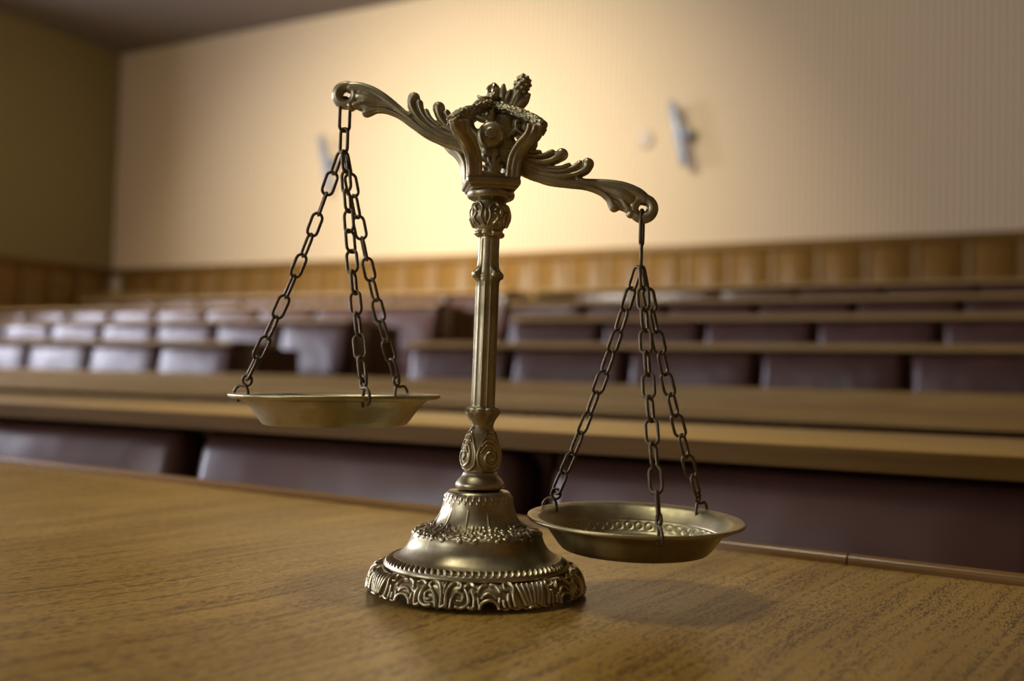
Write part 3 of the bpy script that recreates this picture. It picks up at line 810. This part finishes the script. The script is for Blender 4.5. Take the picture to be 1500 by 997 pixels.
# --- chains
def link_mesh(L, W, r, name):
    """oval wire link along z, outer length L, outer width W (mm)"""
    b_ = W / 2 - r; a = L / 2 - r
    pts = []
    for i in range(10):
        q = PI * i / 9; pts.append(Vector((b_ * math.cos(q), 0, (a - b_) + b_ * math.sin(q))))
    for i in range(10):
        q = PI + PI * i / 9; pts.append(Vector((b_ * math.cos(q), 0, -(a - b_) + b_ * math.sin(q))))
    bm = bmesh.new(); tube(bm, pts, r, 10, closed=True)
    for v in bm.verts: v.co *= 0.001
    me = bm_mesh(bm, name, True); me.materials.append(M_CHAIN); return me
ME_LINK = link_mesh(18.6, 9.8, 1.10, 'chain_link')
ME_LONG = link_mesh(26.0, 9.6, 1.2, 'long_link')
ME_SHORT = link_mesh(19.5, 9.0, 1.2, 'short_link')
def frame_to(p, q, twist):
    d = (q - p).normalized()
    x = Vector((1, 0, 0)); x = (x - d * x.dot(d)).normalized(); y = d.cross(x)
    m = Matrix((x, y, d)).transposed().to_4x4()
    return Matrix.Translation((p + q) / 2) @ m @ Matrix.Rotation(twist, 4, 'Z')
def hook_mesh(flip):
    pts = [(-3.6, 0.2, -7.5), (-4.2, 0.4, -1), (-3.2, 0.6, 4.0), (0.2, 0.9, 8.4), (-0.6, 0.7, 12.2), (-3.8, 0.2, 13.2), (-6.4, -0.4, 10.6), (-5.2, -0.9, 7.0), (-1.0, -1.0, 5.2), (4.0, -0.6, 5.6), (7.6, 0, 2.4), (8.3, 0.2, -1.2), (7.0, 0.3, -4.4), (4.0, 0.3, -5.8)]
    q = catmull([Vector(p) * 0.94 for p in pts], 5)
    bm = bmesh.new(); tube(bm, q, 1.05, 10, up=Vector((0, 1, 0)))
    for v in bm.verts: v.co *= 0.001
    me = bm_mesh(bm, 'hook', True); me.materials.append(M_CHAIN); return me
ME_HOOK = hook_mesh(1)

def pan_profile():
    out = [(0.5, -21.0), (30, -21.0), (46.0, -20.8), (49.5, -19.2), (54.0, -13.5), (58.5, -7.6), (63.0, -3.9), (65.2, -3.4), (67.8, -3.2), (70.4, -2.4), (71.6, -1.2), (71.2, 0.1), (69.6, 0.2), (66.5, -0.4), (63.0, -1.6), (58.8, -5.8), (54.5, -11.5), (50.0, -17.2), (46.5, -19.2), (30, -19.5), (0.5, -19.5)]
    return out
def pan_h(T, s, z):
    S0 = s.max()
    # embossed loops on the inner wall, just above the flat
    si = S0 - s                                     # distance from the inner centre
    c = T * 46 / (2 * PI); x = (c - np.floor(c) - .5) * 7.2; y = si - 54.5
    rr = np.hypot(x, y * 0.9)
    h = 0.55 * np.exp(-((rr - 2.4) / 0.6) ** 2) * (np.abs(y) < 4)
    h += 0.3 * np.exp(-((y - 4.4) / 0.5) ** 2) + 0.3 * np.exp(-((y + 4.4) / 0.5) ** 2)
    return h
ME_PAN = lathe('pan', pan_profile()[::1], 300, 480, pan_h)
bmf = bmesh.new(); bmf.from_mesh(ME_PAN); bmesh.ops.recalc_face_normals(bmf, faces=bmf.faces); bmf.to_mesh(ME_PAN); bmf.free(); smooth(ME_PAN)
ME_PAN.materials.append(M_PAN)

def hang(eye, rimz, phis, tilt, twA, twB, seed, ctr):
    rg = random.Random(seed)
    pan = link('pan', ME_PAN, None, sc)
    pc = Vector((ctr[0], ctr[1], rimz)) * 0.001
    pm = Matrix.Translation(pc) @ Matrix.Rotation(tilt[0], 4, 'X') @ Matrix.Rotation(tilt[1], 4, 'Y')
    pan.matrix_local = pm
    E = Vector(eye) * 0.001
    # two hanger links
    a0 = E + Vector((0, 0, 0.0018)); a1 = a0 - Vector((0, 0, 0.0239))
    ch = link('hanger_link', ME_LONG, None, sc); chm = Matrix.Translation((a0 + a1) / 2) @ Matrix.Rotation(twA, 4, 'Z')
    ch.matrix_local = chm
    b0 = a1 + Vector((0, 0, 0.0012)) + Vector((0, 0, 0.0008)); b1 = b0 - Vector((0, 0, 0.0170))
    c2 = link('hanger_link', ME_SHORT, None, sc); c2.matrix_local = Matrix.Translation((b0 + b1) / 2) @ Matrix.Rotation(twB, 4, 'Z')
    top = b1 + Vector((0, 0, 0.0002))
    base_inv = chm.inverted()
    for ci, ph in enumerate(phis):
        ph = R(ph)
        hk = link('hook', ME_HOOK, None, pan)
        d = Vector((math.sin(ph), -math.cos(ph), 0))
        hp = Vector((d.x * 0.0655, d.y * 0.0655, 0.0))
        rz = math.atan2(d.y, d.x)
        hm = Matrix.Translation(hp) @ Matrix.Rotation(rz + rg.uniform(-.25, .25), 4, 'Z')
        hk.matrix_local = hm
        eyep = pm @ (hm @ Vector((-0.0026, 0, 0.0100)))
        P0 = top + Vector((d.x * 0.0022, d.y * 0.0022, 0)); P1 = eyep
        Ln = (P1 - P0).length
        n = max(1, int(round(Ln / 0.0148))); pitch_ = Ln / n
        sc_ = pitch_ / 0.0148
        sg = rg.choice((-1, 1))
        for i in range(n):
            t0, t1 = i / n, (i + 1) / n
            sag = lambda t: Vector((-d.x, -d.y, 0)) * 0.0035 * math.sin(PI * t) * 1.0
            tw = sg * R(rg.uniform(12, 38) if i % 2 else -rg.uniform(48, 74)); p = P0.lerp(P1, t0) + sag(t0); q = P0.lerp(P1, t1) + sag(t1)
            l = link('chain_link', ME_LINK, None, ch)
            l.matrix_local = base_inv @ (frame_to(p, q, tw) @ Matrix.Diagonal((1, 1, (q - p).length / 0.0148 * 0.98 + 0.0, 1)))

hl = BM @ Vector((-0.1095, 0, -0.0035)); hr = BM @ Vector((0.1105, 0, -0.0030))
hang((hl.x * 1000, hl.y * 1000, hl.z * 1000), 128.2, (24, 143, 262), (R(0.3), R(-1.0)), R(28), R(-35), 5, (hl.x * 1000 + .3, hl.y * 1000))
hang((hr.x * 1000, hr.y * 1000, hr.z * 1000), 52.8, (4, 128, 233), (R(1.6), R(0.2)), R(68), R(80), 11, (hr.x * 1000, hr.y * 1000))
